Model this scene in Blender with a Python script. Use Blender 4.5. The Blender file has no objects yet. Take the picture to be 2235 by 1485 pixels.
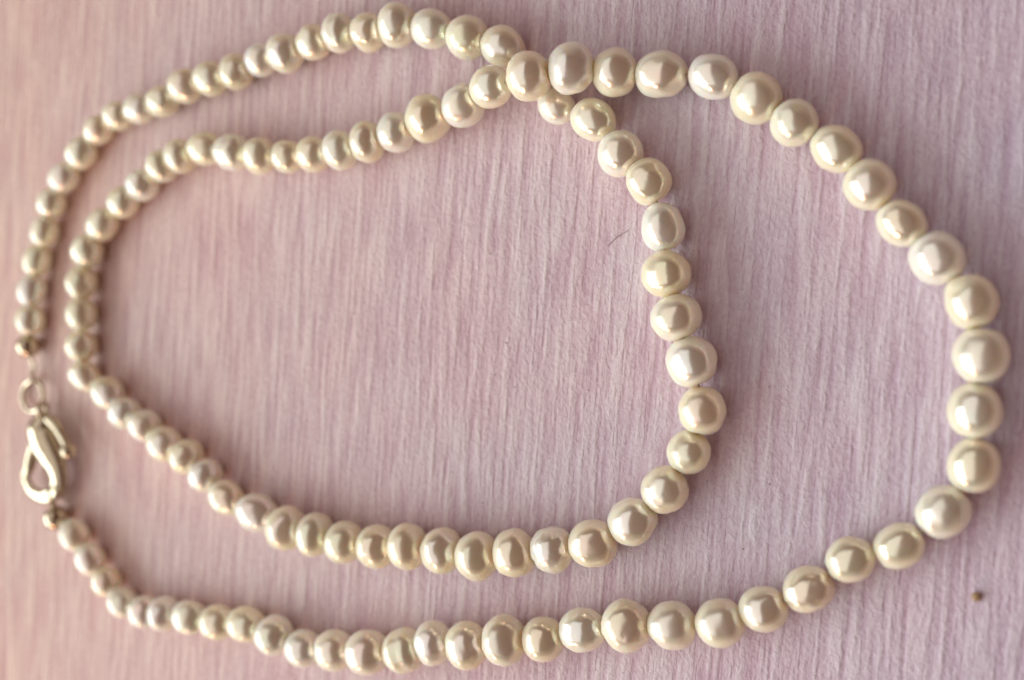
import bpy, bmesh, math, random
from mathutils import Vector, Matrix, noise

MM = 0.001                      # every table below is in millimetres on the paper; x right, y up the sheet, z off the sheet
S = bpy.context.scene
COL = S.collection

# ------------------------------------------------------------------ camera
cam = bpy.data.cameras.new('camera')
cam_o = bpy.data.objects.new('camera', cam); COL.objects.link(cam_o)
cam_o.location = (0, 0, 80.89 * MM)
cam_o.rotation_euler = (0, math.radians(26.00), 0)
cam.sensor_width = 36; cam.lens = 33.826
cam.clip_start = 0.002; cam.clip_end = 20
cam.dof.use_dof = True; cam.dof.focus_distance = 83.26 * MM; cam.dof.aperture_fstop = 15
cam.dof.aperture_blades = 0
S.camera = cam_o

# ------------------------------------------------------------------ world and lamps
world = bpy.data.worlds.new('World'); S.world = world; world.use_nodes = True
bg = world.node_tree.nodes['Background']
bg.inputs['Color'].default_value = (0.48, 0.26, 0.22, 1); bg.inputs['Strength'].default_value = 0.33

def area(name, loc, target, sx, sy, power, color, spread=180):
    l = bpy.data.lights.new(name, 'AREA'); l.shape = 'RECTANGLE'; l.size = sx; l.size_y = sy
    l.energy = power; l.color = color; l.spread = math.radians(spread)
    o = bpy.data.objects.new(name, l); COL.objects.link(o); o.location = loc
    o.rotation_euler = (Vector(target) - Vector(loc)).to_track_quat('-Z', 'Y').to_euler()
    return o
C0 = (-0.05, 0, 0)
area('window_light', (-0.60, -0.23, 0.29), C0, 0.70, 0.36, 3.9, (0.90, 1.0, 1.03))
area('ceiling_light', (-0.83, 0.05, 1.00), (-0.83, 0.05, 0), 1.72, 2.6, 9.8, (0.98, 0.98, 0.95))
area('warm_lamp', (-0.20, -0.36, 0.11), (-0.04, 0, 0), 0.07, 0.08, 0.36, (1.0, 0.60, 0.40))

S.view_settings.view_transform = 'Standard'; S.view_settings.look = 'None'
S.view_settings.exposure = 0.14; S.view_settings.gamma = 1
S.render.engine = 'CYCLES'
S.cycles.use_denoising = True
S.cycles.max_bounces = 7; S.cycles.diffuse_bounces = 4; S.cycles.glossy_bounces = 4

# ------------------------------------------------------------------ helpers
def new_mat(name):
    m = bpy.data.materials.new(name); m.use_nodes = True
    nt = m.node_tree; return m, nt, nt.nodes['Principled BSDF']
def node(nt, kind, **kw):
    n = nt.nodes.new(kind)
    for k, v in kw.items():
        if k in n.inputs: n.inputs[k].default_value = v
        else: setattr(n, k, v)
    return n
def math_node(nt, op, a, b, clamp=False):
    n = nt.nodes.new('ShaderNodeMath'); n.operation = op; n.use_clamp = clamp
    for i, v in enumerate((a, b)):
        if isinstance(v, (int, float)): n.inputs[i].default_value = v
        else: nt.links.new(v, n.inputs[i])
    return n.outputs[0]
def mix_rgb(nt, fac, a, b, blend='MIX'):
    n = nt.nodes.new('ShaderNodeMix'); n.data_type = 'RGBA'; n.blend_type = blend
    for s, v in ((n.inputs[0], fac), (n.inputs[6], a), (n.inputs[7], b)):
        if isinstance(v, (int, float)): s.default_value = v
        elif isinstance(v, tuple): s.default_value = (*v, 1) if len(v) == 3 else v
        else: nt.links.new(v, s)
    return n.outputs[2]
def remap(nt, v, a, b, c=0., d=1.):
    n = nt.nodes.new('ShaderNodeMapRange'); nt.links.new(v, n.inputs[0])
    for i, x in enumerate((a, b, c, d)): n.inputs[i + 1].default_value = x
    return n.outputs[0]
def link_mesh(name, bm, mat, parent=None, smooth=True):
    me = bpy.data.meshes.new(name); bm.normal_update(); bm.to_mesh(me); bm.free()
    if smooth:
        me.polygons.foreach_set('use_smooth', [True] * len(me.polygons))
    me.materials.append(mat)
    o = bpy.data.objects.new(name, me); COL.objects.link(o); o.parent = parent
    return o
def tag(o, label, cat, group=None):
    o['label'] = label; o['category'] = cat
    if group: o['group'] = group
    return o

# ------------------------------------------------------------------ materials
def paper_material():
    m, nt, b = new_mat('ribbed_pink_paper')
    tc = node(nt, 'ShaderNodeTexCoord')
    rot = node(nt, 'ShaderNodeMapping'); rot.inputs['Rotation'].default_value = (0, 0, math.radians(4.5)); rot.inputs['Scale'].default_value = (1000, 1000, 1000)
    nt.links.new(tc.outputs['Object'], rot.inputs['Vector'])
    def stretched(sx, sy, detail, rough=0.55, dist=0.0, off=0.):
        mp = node(nt, 'ShaderNodeMapping'); mp.inputs['Scale'].default_value = (sx, sy, 1); mp.inputs['Location'].default_value = (off, off * .7, off)
        nt.links.new(rot.outputs[0], mp.inputs['Vector'])
        n = node(nt, 'ShaderNodeTexNoise', Scale=1.0, Detail=detail, Roughness=rough, Distortion=dist)
        nt.links.new(mp.outputs[0], n.inputs['Vector']); return n.outputs['Fac']
    ribs = stretched(1.35, 0.11, 1.0, 0.5, 0.35)             # the ribs of the sheet
    line = stretched(0.85, 0.030, 1.0, 0.5, 0.05, 13.)        # its long thin furrows
    gaps = stretched(1.0, 0.40, 2.0, 0.5, 0.2, 77.)           # ribs and furrows come and go
    fine = stretched(3.2, 1.0, 2.0, 0.5, 0.3, 91.)
    fuzz = stretched(3.0, 2.1, 3.0, 0.65, 0.5, 31.)            # pulp
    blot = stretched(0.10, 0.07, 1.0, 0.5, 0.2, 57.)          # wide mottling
    fur = math_node(nt, 'ABSOLUTE', math_node(nt, 'SUBTRACT', line, 0.5), 0.)
    fur = math_node(nt, 'MULTIPLY', remap(nt, fur, 0.0, 0.045, 1.0, 0.0), remap(nt, gaps, 0.38, 0.62))
    amp = remap(nt, gaps, 0.3, 0.7, 0.85, 0.5)
    h = math_node(nt, 'ADD', math_node(nt, 'MULTIPLY', math_node(nt, 'SUBTRACT', ribs, 0.5), amp), 0.5)
    h = math_node(nt, 'ADD', h, math_node(nt, 'MULTIPLY', math_node(nt, 'SUBTRACT', fine, 0.5), 0.22))
    h = math_node(nt, 'ADD', h, math_node(nt, 'MULTIPLY', math_node(nt, 'SUBTRACT', fuzz, 0.5), 0.42))
    h = math_node(nt, 'SUBTRACT', h, math_node(nt, 'MULTIPLY', fur, 0.10))
    t = remap(nt, h, 0.33, 0.63)
    col = mix_rgb(nt, t, (0.585, 0.435, 0.48), (0.755, 0.665, 0.665))
    # base colour drifts from peach on one side to lavender on the other
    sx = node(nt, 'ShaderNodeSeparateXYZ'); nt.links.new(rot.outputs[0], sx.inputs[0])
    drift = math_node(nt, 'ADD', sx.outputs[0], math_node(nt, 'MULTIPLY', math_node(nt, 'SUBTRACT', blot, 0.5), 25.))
    side_hue = mix_rgb(nt, remap(nt, drift, -110., 0.), (1.085, 0.945, 0.80), (0.965, 0.98, 1.09))
    col = mix_rgb(nt, 1.0, col, side_hue, 'MULTIPLY')
    tint = mix_rgb(nt, remap(nt, blot, 0.35, 0.65), (1.0, 0.985, 0.99), (0.985, 1.0, 1.0))
    col = mix_rgb(nt, 1.0, col, tint, 'MULTIPLY')
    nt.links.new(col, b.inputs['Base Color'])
    b.inputs['Roughness'].default_value = 0.85; b.inputs['Specular IOR Level'].default_value = 0.15
    bump = node(nt, 'ShaderNodeBump', Strength=1.0, Distance=0.00030)
    nt.links.new(h, bump.inputs['Height']); nt.links.new(bump.outputs[0], b.inputs['Normal'])
    return m
def pearl_material():
    m, nt, b = new_mat('pearl_nacre')
    oi = node(nt, 'ShaderNodeObjectInfo'); tc = node(nt, 'ShaderNodeTexCoord')
    off = node(nt, 'ShaderNodeVectorMath', operation='ADD'); nt.links.new(tc.outputs['Object'], off.inputs[0])
    com = node(nt, 'ShaderNodeCombineXYZ'); nt.links.new(oi.outputs['Random'], com.inputs[0]); nt.links.new(com.outputs[0], off.inputs[1])
    cloud = node(nt, 'ShaderNodeTexNoise', Scale=420., Detail=2.); nt.links.new(off.outputs[0], cloud.inputs['Vector'])
    # the overtone drifts between rose and green with the angle of view, as nacre does
    lw = node(nt, 'ShaderNodeLayerWeight', Blend=0.35)
    over = mix_rgb(nt, remap(nt, cloud.outputs['Fac'], 0.35, 0.65), (1.0, 0.93, 0.93), (0.94, 1.0, 0.95))
    body = mix_rgb(nt, 1.0, oi.outputs['Color'], over, 'MULTIPLY')
    nt.links.new(body, b.inputs['Base Color'])
    b.inputs['Metallic'].default_value = 1.0
    # under the lustre lies a paler translucent body, which shows most towards the edge
    core = node(nt, 'ShaderNodeBsdfPrincipled'); core.inputs['Roughness'].default_value = 0.22
    r2 = math_node(nt, 'FRACT', math_node(nt, 'MULTIPLY', oi.outputs['Random'], 5.13), 0.)
    hue = node(nt, 'ShaderNodeValToRGB'); nt.links.new(r2, hue.inputs[0])
    hue.color_ramp.elements[0].color = (0.96, 0.84, 0.64, 1); hue.color_ramp.elements[1].color = (0.96, 0.91, 0.80, 1)
    for p, c in ((0.35, (0.94, 0.86, 0.65, 1)), (0.7, (0.96, 0.88, 0.72, 1))):
        hue.color_ramp.elements.new(p).color = c
    nt.links.new(hue.outputs[0], core.inputs['Base Color'])
    core.inputs['Specular IOR Level'].default_value = 0.6
    core.inputs['Subsurface Weight'].default_value = 1.0; core.inputs['Subsurface Scale'].default_value = 0.0022
    core.inputs['Subsurface Radius'].default_value = (1.0, 0.72, 0.5)
    mixs = node(nt, 'ShaderNodeMixShader')
    lw.inputs['Blend'].default_value = 0.5
    nt.links.new(remap(nt, lw.outputs['Facing'], 0.13, 0.37, 0.71, 0.11), mixs.inputs[0])
    nt.links.new(core.outputs[0], mixs.inputs[1]); nt.links.new(b.outputs[0], mixs.inputs[2])
    outp = [q for q in nt.nodes if q.type == 'OUTPUT_MATERIAL'][0]
    nt.links.new(mixs.outputs[0], outp.inputs['Surface'])
    rnd = math_node(nt, 'FRACT', math_node(nt, 'MULTIPLY', oi.outputs['Random'], 7.31), 0.)
    rough = math_node(nt, 'ADD', math_node(nt, 'MULTIPLY', rnd, 0.10), 0.20)
    nt.links.new(rough, b.inputs['Roughness'])
    fine = node(nt, 'ShaderNodeTexNoise', Scale=1500., Detail=3., Roughness=0.6); nt.links.new(off.outputs[0], fine.inputs['Vector'])
    mid = node(nt, 'ShaderNodeTexNoise', Scale=520., Detail=1.); nt.links.new(off.outputs[0], mid.inputs['Vector'])
    hh = math_node(nt, 'ADD', math_node(nt, 'MULTIPLY', fine.outputs['Fac'], 0.25), mid.outputs['Fac'])
    rr = math_node(nt, 'FRACT', math_node(nt, 'MULTIPLY', oi.outputs['Random'], 3.77), 0.)
    bump = node(nt, 'ShaderNodeBump', Strength=0.25, Distance=0.00008)
    nt.links.new(remap(nt, rr, 0.3, 1.0, 0.08, 0.75), bump.inputs['Strength'])
    nt.links.new(hh, bump.inputs['Height']); nt.links.new(bump.outputs[0], b.inputs['Normal'])
    return m
def gold_material():
    m, nt, b = new_mat('pale_gold')
    tc = node(nt, 'ShaderNodeTexCoord')
    n = node(nt, 'ShaderNodeTexNoise', Scale=900., Detail=3.); nt.links.new(tc.outputs['Object'], n.inputs['Vector'])
    nt.links.new(mix_rgb(nt, n.outputs['Fac'], (0.50, 0.42, 0.29), (0.62, 0.53, 0.38)), b.inputs['Base Color'])
    b.inputs['Metallic'].default_value = 1.0
    nt.links.new(remap(nt, n.outputs['Fac'], 0.3, 0.7, 0.07, 0.15), b.inputs['Roughness'])
    return m
def plain_material(name, col, rough=0.8):
    m, nt, b = new_mat(name)
    tc = node(nt, 'ShaderNodeTexCoord')
    n = node(nt, 'ShaderNodeTexNoise', Scale=3000., Detail=2.); nt.links.new(tc.outputs['Object'], n.inputs['Vector'])
    dark = tuple(c * 0.6 for c in col)
    nt.links.new(mix_rgb(nt, n.outputs['Fac'], dark, col), b.inputs['Base Color'])
    b.inputs['Roughness'].default_value = rough
    return m
M_PAPER = paper_material(); M_PEARL = pearl_material(); M_GOLD = gold_material()
M_THREAD = plain_material('cream_silk', (0.72, 0.62, 0.46))
M_DARK = plain_material('brown_lint', (0.40, 0.28, 0.25))
M_CRUMB = plain_material('ochre_grain', (0.48, 0.33, 0.18), 0.5)

# ------------------------------------------------------------------ the sheet of paper
bm = bmesh.new()
NX, NY = 60, 48
x0, x1, y0, y1 = -0.26, 0.12, -0.15, 0.15
g = [[bm.verts.new((x0 + (x1 - x0) * i / NX, y0 + (y1 - y0) * j / NY, 0)) for i in range(NX + 1)] for j in range(NY + 1)]
for j in range(NY):
    for i in range(NX):
        bm.faces.new((g[j][i], g[j][i + 1], g[j + 1][i + 1], g[j + 1][i]))
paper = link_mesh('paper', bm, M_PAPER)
paper['kind'] = 'structure'; paper['label'] = 'pale pink and mauve ribbed paper lying under the necklace'

# ------------------------------------------------------------------ the necklace
necklace = bpy.data.objects.new('pearl_necklace', None); COL.objects.link(necklace)
necklace.empty_display_size = 0.005; necklace.location = (-0.05, 0, 0)
tag(necklace, 'cream freshwater pearl necklace with pale gold clasp, laid in two loops on pink paper', 'necklace')
BASE = Vector((-50, 0, 0))
def loc(p): return (Vector(p) - BASE) * MM

# x, y, z of the centre, thickness along the thread, diameter across it
PEARLS = [
    (-103.59, 2.42, 1.69, 3.58, 3.38),
    (-103.29, 6.02, 1.66, 3.71, 3.32),
    (-102.44, 9.65, 1.63, 3.66, 3.26),
    (-101.08, 13.07, 1.63, 3.64, 3.25),
    (-99.83, 16.40, 1.67, 3.46, 3.33),
    (-97.71, 19.25, 1.66, 3.72, 3.32),
    (-94.73, 21.92, 1.70, 3.80, 3.39),
    (-92.05, 24.37, 1.59, 3.50, 3.19),
    (-88.80, 25.67, 1.66, 3.46, 3.32),
    (-85.37, 26.14, 1.71, 3.50, 3.42),
    (-81.79, 26.58, 1.71, 3.69, 3.43),
    (-78.26, 27.75, 1.92, 3.73, 3.84),
    (-74.58, 28.17, 1.91, 3.73, 3.82),
    (-71.00, 28.47, 1.92, 3.32, 3.84),
    (-67.89, 29.34, 1.72, 3.36, 3.43),
    (-64.36, 29.56, 2.04, 3.57, 4.09),
    (-61.02, 30.25, 1.84, 3.36, 3.68),
    (-57.66, 30.66, 2.01, 3.39, 4.02),
    (-54.25, 30.30, 1.92, 3.48, 3.85),
    (-50.69, 30.44, 2.16, 3.62, 4.33),
    (-47.01, 29.60, 1.88, 4.09, 3.76),
    (-43.09, 28.23, 2.05, 3.96, 4.10),
    (-39.45, 26.89, 1.88, 4.18, 3.75),
    (-36.65, 23.70, 1.71, 3.83, 3.42),
    (-34.28, 20.99, 1.56, 3.50, 3.13),
    (-30.62, 19.33, 1.82, 4.08, 3.64),
    (-28.05, 16.10, 2.01, 3.72, 4.03),
    (-25.56, 13.56, 1.92, 3.80, 3.83),
    (-24.29, 9.59, 1.86, 4.16, 3.72),
    (-23.89, 5.59, 2.10, 3.85, 4.20),
    (-23.07, 1.87, 2.18, 3.79, 4.37),
    (-21.72, -1.82, 2.11, 4.13, 4.22),
    (-20.86, -5.85, 1.98, 3.98, 3.96),
    (-22.04, -9.44, 1.80, 3.67, 3.61),
    (-24.08, -12.66, 2.01, 3.96, 4.01),
    (-26.97, -15.58, 2.02, 4.26, 4.03),
    (-30.55, -17.82, 2.11, 4.16, 4.22),
    (-34.40, -18.71, 2.10, 3.72, 4.19),
    (-38.06, -19.33, 2.23, 3.80, 4.47),
    (-41.95, -19.99, 2.28, 4.03, 4.55),
    (-45.84, -19.84, 2.15, 3.75, 4.30),
    (-49.49, -19.82, 2.26, 3.56, 4.51),
    (-53.12, -20.18, 2.16, 3.82, 4.33),
    (-56.96, -20.13, 2.13, 3.73, 4.26),
    (-60.47, -19.65, 2.25, 3.40, 4.50),
    (-64.12, -19.31, 2.27, 4.04, 4.55),
    (-68.27, -18.08, 1.99, 4.45, 3.98),
    (-72.52, -16.83, 1.78, 3.99, 3.56),
    (-75.39, -14.64, 1.88, 3.23, 3.77),
    (-78.02, -12.74, 1.96, 3.31, 3.93),
    (-81.28, -11.50, 1.94, 3.66, 3.89),
    (-84.40, -9.65, 1.82, 3.55, 3.64),
    (-87.52, -8.26, 1.83, 3.22, 3.67),
    (-90.25, -6.09, 1.80, 4.04, 3.61),
    (-94.05, -4.20, 1.69, 3.78, 3.38),
    (-94.67, -0.67, 1.81, 3.54, 3.62),
    (-94.65, 3.03, 1.76, 3.72, 3.52),
    (-94.62, 6.73, 1.78, 3.79, 3.57),
    (-93.58, 10.43, 1.83, 3.78, 3.66),
    (-91.19, 13.36, 1.76, 3.94, 3.52),
    (-87.89, 15.69, 1.75, 3.77, 3.51),
    (-84.86, 17.46, 1.78, 3.62, 3.57),
    (-81.78, 19.31, 1.87, 3.15, 3.73),
    (-79.04, 20.20, 1.88, 3.01, 3.75),
    (-75.46, 20.71, 1.82, 4.05, 3.63),
    (-71.52, 19.95, 1.97, 3.97, 3.95),
    (-67.80, 19.29, 1.96, 3.55, 3.92),
    (-64.39, 18.95, 1.72, 3.37, 3.44),
    (-60.96, 18.88, 1.84, 3.51, 3.69),
    (-57.49, 18.97, 2.01, 3.40, 4.01),
    (-54.25, 19.49, 2.08, 3.14, 4.16),
    (-51.01, 20.14, 1.98, 3.59, 3.97),
    (-47.22, 21.03, 2.28, 4.16, 4.56),
    (-43.26, 21.71, 2.63, 3.77, 4.05),
    (-39.73, 22.77, 3.80, 3.81, 3.81),
    (-35.36, 22.92, 5.08, 3.83, 4.35),
    (-31.67, 23.34, 4.32, 3.99, 4.44),
    (-28.28, 22.97, 2.88, 3.85, 4.16),
    (-24.32, 22.44, 2.13, 4.37, 3.96),
    (-20.01, 21.84, 1.85, 4.14, 3.70),
    (-16.39, 19.60, 2.07, 3.97, 4.15),
    (-13.46, 17.34, 1.87, 3.72, 3.74),
    (-10.25, 15.03, 1.79, 4.01, 3.58),
    (-7.76, 11.99, 1.95, 3.84, 3.90),
    (-5.50, 8.95, 1.70, 3.72, 3.41),
    (-2.99, 6.14, 1.96, 3.86, 3.92),
    (-0.66, 2.90, 1.86, 4.11, 3.71),
    (-0.02, -1.17, 1.97, 4.10, 3.95),
    (-0.42, -5.20, 1.92, 4.05, 3.84),
    (-0.51, -9.28, 1.82, 4.09, 3.65),
    (-2.56, -12.87, 1.85, 4.14, 3.70),
    (-5.67, -15.77, 1.68, 3.75, 3.35),
    (-9.23, -17.17, 1.72, 3.85, 3.44),
    (-12.40, -19.84, 1.81, 4.05, 3.61),
    (-15.88, -21.82, 1.86, 3.82, 3.71),
    (-19.39, -23.35, 2.01, 4.01, 4.02),
    (-23.46, -24.05, 2.07, 4.05, 4.14),
    (-27.42, -24.55, 2.26, 4.14, 4.52),
    (-31.57, -25.54, 1.93, 4.26, 3.86),
    (-35.36, -26.86, 1.96, 3.80, 3.93),
    (-39.14, -27.36, 2.32, 3.94, 4.63),
    (-42.99, -28.38, 2.24, 3.95, 4.47),
    (-46.68, -28.75, 2.10, 3.39, 4.20),
    (-49.99, -29.93, 2.19, 3.92, 4.39),
    (-54.17, -30.66, 2.20, 4.26, 4.41),
    (-58.19, -31.09, 2.05, 4.06, 4.09),
    (-62.25, -31.48, 1.89, 3.90, 3.78),
    (-65.91, -30.62, 2.04, 3.84, 4.09),
    (-69.86, -30.03, 1.87, 3.97, 3.74),
    (-73.72, -30.29, 1.87, 3.88, 3.74),
    (-77.66, -30.30, 1.85, 4.02, 3.70),
    (-81.36, -30.34, 1.93, 3.13, 3.86),
    (-84.39, -30.54, 1.83, 3.39, 3.66),
    (-88.07, -29.94, 1.66, 3.61, 3.32),
    (-90.63, -27.92, 1.66, 3.24, 3.32),
    (-93.23, -25.48, 1.68, 3.74, 3.35),
    (-95.88, -22.89, 1.69, 3.71, 3.39),
]
random.seed(11)
GROOVED = {17: (0.12, 0.05, 0.16), 103: (-0.05, 0.09, 0.26), 65: (0.1, 0.03, 0.2), 45: (0.15, 0.03, 0.2)}   # ring round the pearl: place, depth, width
PITTED = {37: 0.12, 93: 0.14, 34: 0.10, 90: 0.10, 75: 0.07, 98: 0.08, 13: 0.07, 70: 0.06, 101: 0.07, 80: 0.05, 97: 0.05, 42: 0.05}
def pearl_mesh(i, th, d, seed):
    bm = bmesh.new(); NR, NS = 26, 36
    lump = random.uniform(0.025, 0.08); sq = random.uniform(0.86, 0.98); skew = random.uniform(-0.05, 0.05)
    gr = GROOVED.get(i); pit = PITTED.get(i, 0.)
    if gr is None and random.random() < 0.12: gr = (random.uniform(-.3, .3), random.uniform(.015, .03), random.uniform(.16, .3))
    tilt = random.uniform(-.25, .25)
    rings = []
    for r in range(NR + 1):
        ph = math.pi * r / NR; cx = math.cos(ph); sn = math.sin(ph) ** sq if 0 < r < NR else 0
        ring = []
        for k in range(NS if 0 < r < NR else 1):
            a = 2 * math.pi * k / NS
            u = Vector((cx, sn * math.cos(a), sn * math.sin(a)))
            f = 1 + lump * noise.noise(u * 1.1 + Vector((seed, 0, 0))) + 0.5 * lump * noise.noise(u * 2.2 + Vector((0, seed, 0)))
            if gr:
                e = (u.x + tilt * u.y - gr[0]) / gr[2]; f -= gr[1] * math.exp(-e * e) * max(0.25, min(1, .6 + u.z))
            if pit:
                nn = noise.noise(u * 3.8 + Vector((seed, seed, 0))); f -= pit * max(0, nn) * (0.5 if u.z < 0 else 1)
            if abs(u.x) > .93: f -= 0.05 * (abs(u.x) - .93) / .07          # drilled ends sink a little
            v = u * f
            ring.append(bm.verts.new((v.x * th / 2 * MM, (v.y * (1 + skew * u.x)) * d / 2 * MM, v.z * d / 2 * MM)))
        rings.append(ring)
    for r in range(NR):
        A, B = rings[r], rings[r + 1]
        for k in range(NS):
            k2 = (k + 1) % NS
            if len(A) == 1: bm.faces.new((A[0], B[k], B[k2]))
            elif len(B) == 1: bm.faces.new((A[k], B[0], A[k2]))
            else: bm.faces.new((A[k], B[k], B[k2], A[k2]))
    bmesh.ops.recalc_face_normals(bm, faces=bm.faces)
    return bm
TINTS = [(0.96, 0.90, 0.76), (0.95, 0.91, 0.80), (0.98, 0.87, 0.72), (0.92, 0.92, 0.80), (0.99, 0.86, 0.77), (0.93, 0.90, 0.72), (0.95, 0.89, 0.86), (0.91, 0.90, 0.87)]
PALE = {34, 35, 75, 76, 85, 90, 94, 95, 96}
n = len(PEARLS)
for i, (x, y, z, th, d) in enumerate(PEARLS):
    a = Vector(PEARLS[max(i - 1, 0)][:3]); b = Vector(PEARLS[min(i + 1, n - 1)][:3])
    t = (b - a).normalized()
    bmp = pearl_mesh(i, th * (1.03 + 0.04 * min(1, max(0, (-60 - x) / 40))), d, i * 3.17)
    o = link_mesh('pearl', bmp, M_PEARL, necklace)
    side = Vector((0, 0, 1)).cross(t).normalized(); up = t.cross(side)
    wob = Matrix.Rotation(random.uniform(-.12, .12), 3, 'Z') @ Matrix.Rotation(random.uniform(-.1, .1), 3, 'Y')
    rot = Matrix((t, side, up)).transposed() @ wob
    o.rotation_euler = rot.to_euler(); o.location = loc((x, y, z))
    c = random.choice(TINTS) if i not in PALE else (0.97, 0.94, 0.88)
    k = random.uniform(0.94, 1.0)
    o.color = (c[0] * k, c[1] * k, c[2] * k * random.uniform(.95, 1.05), 1)

# tube of changing radius along a smooth path
def tube(name, pts, mat, parent, closed=False, seg=14, sub=6, flat=1.0, caps=True):
    P = [Vector(p[:3]) for p in pts]; Rr = [p[3] for p in pts]; m = len(P)
    def cr(arr, i, t):
        g = (lambda k: arr[k % m]) if closed else (lambda k: arr[max(0, min(m - 1, k))])
        a, b, c, d = g(i - 1), g(i), g(i + 1), g(i + 2)
        return 0.5 * ((2 * b) + (c - a) * t + (2 * a - 5 * b + 4 * c - d) * t * t + (3 * b - a - 3 * c + d) * t ** 3)
    Q, q = [], []
    for i in range(m if closed else m - 1):
        for k in range(sub):
            Q.append(cr(P, i, k / sub)); q.append(max(0.02, cr(Rr, i, k / sub)))
    if not closed: Q.append(P[-1]); q.append(Rr[-1])
    N = len(Q); bm = bmesh.new(); rings = []
    T = [((Q[(i + 1) % N] if closed or i < N - 1 else Q[i]) - (Q[i - 1] if closed or i > 0 else Q[i])).normalized() for i in range(N)]
    up = Vector((0, 0, 1)) if abs(T[0].z) < .9 else Vector((1, 0, 0))
    def ring_at(c, t, r):
        nonlocal up
        s = t.cross(up).normalized(); up = s.cross(t).normalized()
        return [bm.verts.new(loc(c + (s * math.cos(2 * math.pi * k / seg) + up * flat * math.sin(2 * math.pi * k / seg)) * r)) for k in range(seg)]
    if not closed:
        for f in (0.98, 0.8, 0.45): rings.append(ring_at(Q[0] - T[0] * q[0] * f * .8, T[0], q[0] * math.sqrt(1 - f * f)))
    for i in range(N): rings.append(ring_at(Q[i], T[i], q[i]))
    if not closed:
        for f in (0.45, 0.8, 0.98): rings.append(ring_at(Q[-1] + T[-1] * q[-1] * f * .8, T[-1], q[-1] * math.sqrt(1 - f * f)))
    for i in range(len(rings) if closed else len(rings) - 1):
        A, B = rings[i], rings[(i + 1) % len(rings)]
        for k in range(seg): bm.faces.new((A[k], A[(k + 1) % seg], B[(k + 1) % seg], B[k]))
    if not closed: bm.faces.new(rings[0]); bm.faces.new(rings[-1])
    bmesh.ops.recalc_face_normals(bm, faces=bm.faces)
    return link_mesh(name, bm, mat, parent)
def ball(name, c, r, mat, parent, sx=1.0):
    bm = bmesh.new(); bmesh.ops.create_uvsphere(bm, u_segments=28, v_segments=18, radius=r * MM)
    for v in bm.verts: v.co.x *= sx
    o = link_mesh(name, bm, mat, parent); o.location = loc(c); return o

BEAD_A = [
        (-104.23, -0.73, 1.45, 1.16)][0]
BEAD_B = [
        (-99.17, -21.21, 1.50, 1.22)][0]
strand = [(*BEAD_A[:3], .12)] + [(x, y, z, .12) for x, y, z, _, _ in PEARLS] + [(*BEAD_B[:3], .12)]
tube('thread', strand, M_THREAD, necklace, seg=8, sub=4)
for c in (BEAD_A, BEAD_B):
    ball('gold_bead', c[:3], c[3] * 1.2, M_GOLD, necklace)['label'] = 'small shiny pale gold end bead'

clasp = tube('clasp', [
        (-101.41, -9.43, 1.70, 1.04),
        (-101.89, -10.75, 1.75, 1.71),
        (-101.04, -12.28, 1.80, 1.89),
        (-99.81, -13.79, 1.80, 1.69),
        (-98.80, -15.21, 1.75, 1.39),
        (-98.60, -16.76, 1.70, 1.14),
        (-99.52, -18.12, 1.60, 0.99),
        (-101.37, -18.86, 1.50, 0.91),
        (-103.35, -18.45, 1.45, 0.82),
        (-104.53, -17.17, 1.45, 0.68),
        (-104.80, -15.96, 1.50, 0.51)], M_GOLD, necklace, seg=24, sub=8, flat=0.62)
clasp['label'] = 'pale gold lobster claw clasp'
tube('gate', [
        (-101.69, -11.91, 2.10, 0.67),
        (-102.63, -13.45, 2.00, 0.69),
        (-103.31, -14.99, 1.90, 0.67),
        (-103.82, -16.15, 1.80, 0.52)], M_GOLD, clasp, seg=14, sub=6)
tube('thumb_lever', [
        (-99.52, -9.35, 2.20, 0.66),
        (-98.37, -10.30, 2.10, 0.58),
        (-97.31, -11.72, 2.00, 0.51),
        (-96.52, -12.81, 2.00, 0.45)], M_GOLD, clasp, seg=14, sub=6)
k = [
        (-95.27, -12.90, 3.00, 0.90)][0]
ball('lever_knob', k[:3], k[3], M_GOLD, clasp)
e = [
        (-101.24, -8.36, 1.90, 0.89)][0]
tube('eye', [(e[0] + .38 * math.sin(a) * .55, e[1] + 1.0 * math.cos(a) * .8, e[2] - 0.1 + .75 * math.sin(a), .30) for a in [2 * math.pi * j / 12 for j in range(12)]], M_GOLD, clasp, closed=True, seg=12, sub=4)
r = [
        (-104.23, -6.86, 0.90, 2.11)][0]
tube('jump_ring', [(r[0] + (r[3] * 1.18 - .22) * math.cos(a), r[1] + (r[3] - .22) * math.sin(a), r[2] - .05 + .35 * math.cos(a + .4), .29) for a in [2 * math.pi * j / 16 for j in range(16)]], M_GOLD, necklace, closed=True, seg=12, sub=4)
tube('wire_loop', [
        (-103.87, -1.66, 1.60, 0.17),
        (-103.58, -2.41, 1.50, 0.17),
        (-103.25, -3.25, 1.40, 0.19),
        (-103.39, -4.09, 1.50, 0.21),
        (-103.26, -4.74, 1.75, 0.22),
        (-104.11, -5.00, 1.20, 0.21),
        (-104.50, -4.60, 0.80, 0.19),
        (-103.90, -3.65, 0.90, 0.17),
        (-103.98, -2.51, 1.20, 0.17),
        (-104.07, -1.85, 1.40, 0.17)], M_GOLD, necklace, seg=10, sub=6)
tube('wire_loop', [
        (-99.17, -20.87, 1.50, 0.22),
        (-99.65, -20.08, 1.50, 0.22),
        (-98.93, -18.94, 2.60, 0.22),
        (-98.69, -18.05, 3.00, 0.22),
        (-99.52, -17.58, 2.20, 0.22),
        (-101.19, -18.01, 0.60, 0.22),
        (-101.04, -19.13, 0.50, 0.22),
        (-99.42, -20.74, 1.30, 0.22)], M_GOLD, necklace, seg=10, sub=6)

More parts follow.
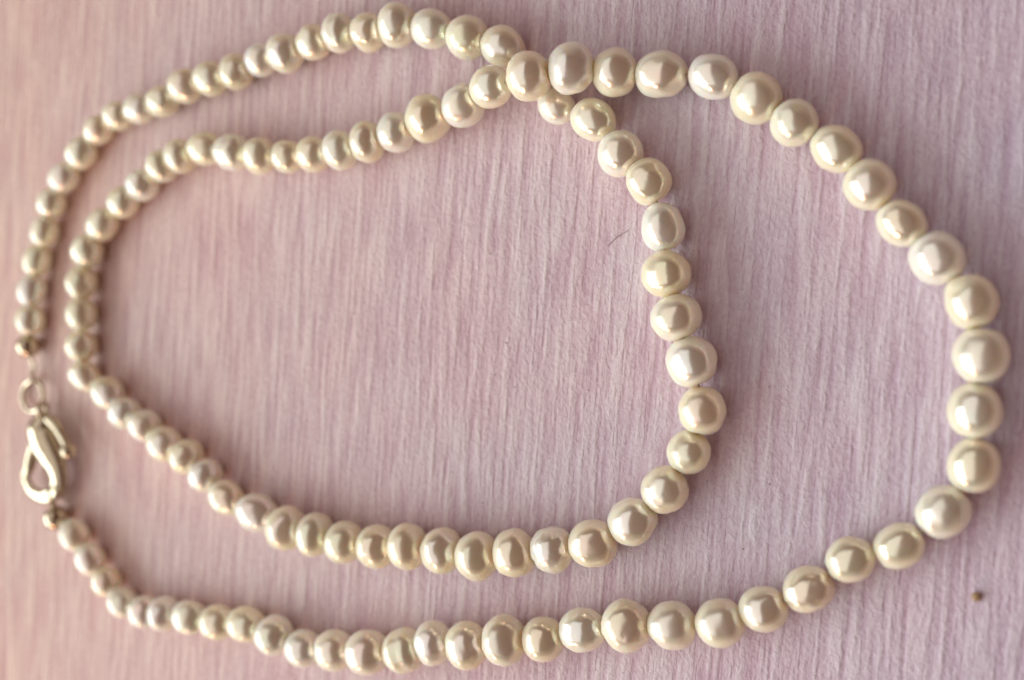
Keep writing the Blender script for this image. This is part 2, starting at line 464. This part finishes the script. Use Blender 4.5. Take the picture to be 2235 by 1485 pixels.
# ------------------------------------------------------------------ small things on the sheet
def wisp(name, pts, r, mat):
    base = Vector(pts[len(pts) // 2]); base.z = 0
    o = tube(name, [((Vector(p) - base + BASE)[:] + (r * random.uniform(.6, 1.3),)) for p in pts], mat, None, seg=6, sub=4)
    o.location = base * MM; return o
tag(wisp('lint_fibre', [(-29.95, 8.40, 0.05), (-29.52, 8.74, 0.05), (-29.26, 8.98, 0.05), (-28.92, 9.20, 0.05), (-28.57, 9.39, 0.05), (-27.94, 9.72, 0.05)], .024, M_DARK), 'thin brown lint fibre lying slantwise on the paper inside the inner loop', 'lint')
bm = bmesh.new(); bmesh.ops.create_icosphere(bm, subdivisions=3, radius=.36 * MM)
for v in bm.verts:
    v.co *= 1 + .35 * noise.noise(v.co * 2600)
    v.co.z *= .75
cr = link_mesh('crumb', bm, M_CRUMB); cr.location = Vector((-0.33, -19.39, 0.35)) * MM; cr.location.z = .26 * MM
tag(cr, 'tiny ochre brown crumb on the paper at lower right, outside the necklace', 'crumb')
for i, (x, y) in enumerate([(-49.06, 17.70), (-53.43, 13.39), (-40.53, 19.67), (-35.92, 17.54), (-38.06, 16.37), (-41.35, 10.75), (-57.31, 2.68), (-49.32, 3.08), (-41.21, -3.26), (-39.00, -4.94), (-43.86, -7.73), (-40.05, -0.28), (-39.19, -4.39), (-27.70, 11.94), (-20.95, -12.03), (-17.92, -17.51), (-38.53, -14.40), (-42.58, -15.47), (-47.66, -25.20), (-38.53, -24.21), (-15.81, -3.85), (-15.73, -11.92), (-15.88, 7.49), (-23.31, -26.79), (-71.70, 11.93), (-41.74, 8.13), (-75.13, -0.88), (-14.99, -22.56), (-8.57, -0.64), (-18.38, 3.94)]):
    bm = bmesh.new(); bmesh.ops.create_icosphere(bm, subdivisions=1, radius=random.uniform(.035, .085) * MM)
    for v in bm.verts: v.co.x *= random.uniform(.7, 1.5); v.co.z *= .5
    f = link_mesh('fleck', bm, M_DARK, paper); f.location = (x * MM, y * MM, .02 * MM); f.rotation_euler = (0, 0, random.uniform(0, 3))
